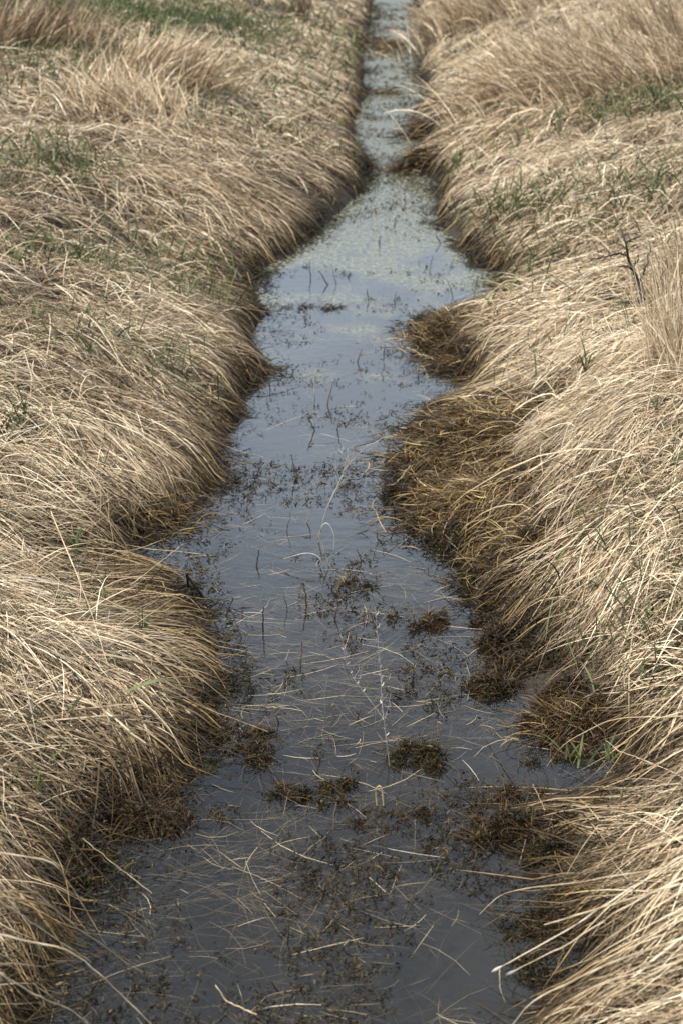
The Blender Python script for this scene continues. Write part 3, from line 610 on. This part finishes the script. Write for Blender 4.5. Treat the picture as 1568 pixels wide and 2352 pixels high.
# ------------------------------------------------------------------ white seed stalks
def stalk(name, base, label, lines, pods, rad=.0010, podL=.0095, wetbase=True):
    bz = P(*base); root = thing(name, bz, label, 'seed stalk'); y0 = bz[1]
    for i, ln in enumerate(lines):
        q = np.array([PY(a, c_, y0 - .004*k_) for k_, (a, c_) in enumerate(ln)]); q = curve(q, 16)
        b = Bag(); r_ = rad*(1 if i == 0 else .65)
        b.tube(q, r_*np.linspace(1.15,.45,16), np.clip(.6+rng.normal(0,.2,16),0,1), np.clip(np.linspace(1,-1.6,16),0,1) if i == 0 else 0., 6)
        part(b, 'stem' if i == 0 else 'branch', PALE, root)
    for i, (li, t0, t1, n) in enumerate(pods):
        ln = lines[li]; q = curve(np.array([PY(a, c_, y0-.004*k_) for k_, (a, c_) in enumerate(ln)]), 40)
        ii = np.linspace(t0*39, t1*39, n).astype(int)
        for j, s in zip(ii, np.tile([0,pi],n)[:n]):
            b = Bag(); 
            free(b, q[j][None], np.array([s+rng.normal(0,.5)]), np.array([1.1]), np.array([.1+rng.normal(0,.2)]), np.array([podL*rng.uniform(.7,1.4)]), np.array([.0022]), np.array([rng.uniform(.6,1)]), np.array([0.]), 5, .2)
            part(b, 'seed_pod', PALE, root)
stalk('seed_stalk', (894,1760), 'tall white dried stalk with small curled pods standing in the near water',
  [[(894,1760),(885,1680),(876,1620),(874,1540),(866,1460),(861,1393)], [(884,1656),(850,1610),(812,1560),(792,1520),(786,1465)], [(884,1650),(892,1620),(897,1588)], [(812,1560),(826,1535),(822,1515)]],
  [(0,.22,.98,26),(1,.4,1,12),(2,.4,1,4)])
stalk('seed_stalk', (732,1245), 'feathery white stalk standing in mid water right of the left notch',
  [[(732,1245),(742,1190),(758,1150),(776,1115),(790,1080),(800,1035)], [(776,1115),(770,1085),(772,1060)], [(790,1080),(806,1060),(826,1040)], [(758,1150),(772,1120),(792,1100)], [(795,1060),(785,1040),(788,1020)], [(806,1060),(812,1040),(810,1022)]],
  [(0,.5,1,10),(1,.3,1,4),(2,.3,1,5),(4,.3,1,4)], .0012, .012)
stalk('bent_stalk', (765,1262), 'white bent over stalk hooked beside the feathery white stalk',
  [[(728,1240),(740,1205),(750,1196),(762,1212),(770,1240),(765,1262)]], [], .0013)
stalk('bent_stalk', (742,1300), 'white stalk bowed flat above the water in mid stream',
  [[(652,1284),(680,1275),(705,1269),(728,1274),(738,1284),(742,1300)]], [], .0012)

# ------------------------------------------------------------------ bare dark shrub at the right
c = PG(1490,735); root = thing('bare_shrub', c, 'dark leafless thorny shrub twig rising from the right bank at the picture edge', 'shrub'); y0 = c[1]
SH = [([(1492,745),(1478,700),(1468,655),(1452,615),(1440,585),(1436,555),(1424,525)],.0058,'stem'),
 ([(1440,585),(1415,580),(1392,588),(1372,592),(1350,600)],.0030,'branch'), ([(1436,556),(1450,548),(1470,543)],.0022,'branch'),
 ([(1438,570),(1418,560),(1405,555)],.0020,'branch'), ([(1458,628),(1440,612),(1420,612)],.0024,'branch'), ([(1466,650),(1478,625),(1486,600),(1490,570)],.0026,'branch'),
 ([(1478,700),(1455,690),(1440,694),(1422,692)],.0030,'branch'), ([(1485,725),(1460,710),(1450,720),(1432,700)],.0026,'branch'), ([(1480,705),(1505,680),(1515,640),(1530,610)],.0030,'branch'),
 ([(1505,680),(1530,672),(1556,650)],.0024,'branch'), ([(1490,735),(1520,725),(1560,690)],.0028,'branch'),([(1452,615),(1462,600),(1466,585)],.0018,'branch')]
for ln, r_, nm in SH:
    q = np.array([PY(a, b_, y0+(.03*np.sin(i*1.7+ln[0][0])) if i else y0) for i, (a, b_) in enumerate(ln)]); q = curve(q, 14)
    q[1:] += rng.normal(0,.0022,(13,3)); b = Bag(); r_ = r_*1.1+.0005; b.tube(q, r_*np.linspace(1.1,.45,14), .3, 0., 6)
    for j in range(2,14,2):                          # thorns and buds
        e = q[j]+rng.normal(0,.011,3); b.tube(np.array([q[j],(q[j]+e)/2,e]), np.array([r_*.5,r_*.35,.0004]), .4, 0., 4)
    part(b, nm, TWIG, root)
def twig(pts, r, label, mat=TWIG, name='twig', cat='twig', wet=0.):
    q = curve(pts, 16); q[1:-1] += rng.normal(0,r*.8,(14,3)); b = Bag(); b.tube(q, r*np.linspace(1.1,.5,16), .45, wet, 6)
    tag(b.build(name, mat, None, np.asarray(pts[0])), label, cat)
e = lambda px, py, h: PG(px, py)+np.array([0,0,h])
twig([e(1475,785,.05),e(1435,782,.07),e(1395,790,.06),e(1345,815,.05)], .0026, 'dark thin twig lying across the straw below the bare shrub')
twig([e(1560,1330,.04),e(1510,1275,.08),e(1490,1215,.10)], .0024, 'short brown dead twig on the right bank below the green tuft')
twig([e(940,1100,.04),P(905,1115,.04),P(862,1118,.01)], .0028, 'thin straw stick reaching from the golden mat into the water', FLOAT)
twig([P(540,1060,.05),P(575,1068,.04),P(606,1050,.005),P(570,1075,-.002),P(520,1105,-.003)], .0016, 'straw bent at a sharp angle on the water off the left bank', FLOAT, 'bent_straw','straw',.4)

# ------------------------------------------------------------------ long loose straws over the banks and water, each a thing
def straw(pts, w, label, tip=False, rn=.85, name='straw_stalk'):
    q = curve(pts, 18); b = Bag(); q[1:-1] += rng.normal(0,.0005,(16,3)); b.tube(q, w*np.linspace(1.1,.55,18)*(1+.25*(rng.random(18) < .15)), np.clip(rn+rng.normal(0,.12,18),0,1), np.clip(rng.normal(.05,.12,18),0,1), 5)
    if not tip:
        tag(b.build(name, STRAW if rn < .95 else PALE, None, np.asarray(pts[0])), label, 'straw'); return
    root = thing(name, q[0], label, 'straw'); part(b, 'stalk', STRAW, root)
    d = unit(q[-1]-q[-3]); tb = Bag(); tb.tube(np.array([q[-1]+d*s for s in (-.002,.004,.010,.016,.020)]), np.array([.0009,.0022,.0026,.0016,.0004]), .8, 0., 7); part(tb, 'bud', PALE, root)
straw([P(118,1175,.36),P(165,1290,.36),P(205,1390,.33),P(250,1530,.28)], 0.0012, 'long golden straw slanting down across the left bank', rn=.8)
straw([P(0,1958,.30),P(126,1978,.27),P(181,2061,.14),P(244,2170,.0)], 0.0012, 'pale straw arching from the lower left bank with its tip on the water', rn=.82)
straw([P(-10,2145,.26),P(166,2182,.20),P(260,2265,.11),P(348,2352,.03)], 0.0014, 'longest pale straw crossing the lower left corner over the water', rn=.82)
straw([P(190,1925,.10),P(270,1990,.04),P(350,2052,.002)], 0.0009, 'thin straw running from the rusty moss out over the near water', rn=.7)
straw([P(-10,2060,.26),P(120,2150,.12),P(210,2210,.02)], 0.0011, 'straw at the left edge between the arching pale straw and the longest straw', rn=.8)
straw([P(-10,2230,.22),P(90,2290,.14),P(170,2320,.08),P(230,2380,.02)], 0.0012, 'lowest pale straw in the lower left corner', rn=.82)
straw([P(360,1570,.20),P(480,1630,.10),P(615,1680,.025)], 0.0009, 'white straw pointing from the bright left tussock out over the water', rn=.82)
straw([P(300,1345,.10),P(420,1250,.05)], 0.0009, 'straw slanting up across the dark left notch', rn=.8)
straw([P(340,1600,.24),P(460,1602,.10)], 0.0008, 'thin level straw on the front of the bright left tussock', rn=.7)
straw([P(330,1080,.20),P(420,1100,.13),P(452,1112,.10)], 0.0013, 'white straw on the dark slope above the left notch', rn=.82)
straw([P(470,1000,.12),P(530,1030,.05),P(605,1050,.005)], 0.0009, 'straw reaching out over the water from the long combed left tussock', rn=.8)
straw([P(480,690,.14),P(600,715,.06),P(690,722,.01)], 0.0012, 'straw laid out over the water from the flat left tussock', rn=.7)
R0 = lambda a, b_, z: P(a, b_, z)
straw([R0(1580,1960,.36),R0(1375,2086,.24),R0(1284,2147,.18),R0(1150,2220,.10)], 0.0013, 'upper of the two bud tipped stalks over the lower right water', True, .96)
straw([R0(1580,2010,.36),R0(1420,2090,.26),R0(1320,2160,.19),R0(1180,2230,.09)], 0.0012, 'lower of the two bud tipped stalks over the lower right water', True, .96)
straw([R0(1560,2030,.38),R0(1400,2080,.28),R0(1249,2124,.18)], 0.0014, 'pale blunt stalk above the bud tipped stalks at lower right', rn=.82)
straw([R0(1580,2150,.36),R0(1410,2207,.26),R0(1219,2298,.13),R0(1174,2356,.07)], 0.0015, 'pale stalk curving down at the bottom edge right of the water', rn=.82)
straw([R0(1580,2195,.36),R0(1385,2295,.22),R0(1300,2360,.14)], 0.0014, 'lowest pale stalk at the lower right corner', rn=.82)
straw([R0(1580,1985,.36),R0(1300,2030,.20),R0(1150,2048,.08),R0(1100,2100,.01)], 0.0009, 'long straw sweeping left over the water below the rounded tussock', rn=.8)
straw([R0(1250,1860,.16),R0(1222,1800,.20)], 0.0009, 'single straw sticking up from the rounded lower right tussock', rn=.75)
straw([R0(1568,1645,.30),R0(1400,1650,.22),R0(1290,1710,.10),R0(1255,1760,.01)], 0.0010, 'long bowed straw drooping into the lower right inlet', rn=.75)
straw([R0(1500,1755,.20),R0(1420,1725,.16),R0(1390,1700,.15)], 0.0009, 'short straw above the lower right inlet', rn=.8)
straw([R0(1145,2220,.07),R0(1148,2275,.03),R0(1160,2305,.0)], 0.0009, 'thin curved stem hanging to the water below the bud tipped stalks', rn=.82)
straw([R0(590,2330,.02),R0(520,2300,.03),R0(495,2262,.05)], 0.0013, 'short yellow straw at the bottom edge of the near water', rn=.7)
q0 = P(866,1850); b = Bag(); b.tube(curve([q0+[0,0,-.01], q0+[-.004,0,.04], q0+[.002,0,.052], q0+[.008,0,.048], q0+[.012,0,.0]],14), .0018, .9, 0., 6)
tag(b.build('yellow_shoot', ROT, None, q0), 'yellow shoot bent like a hook in the near water', 'shoot')
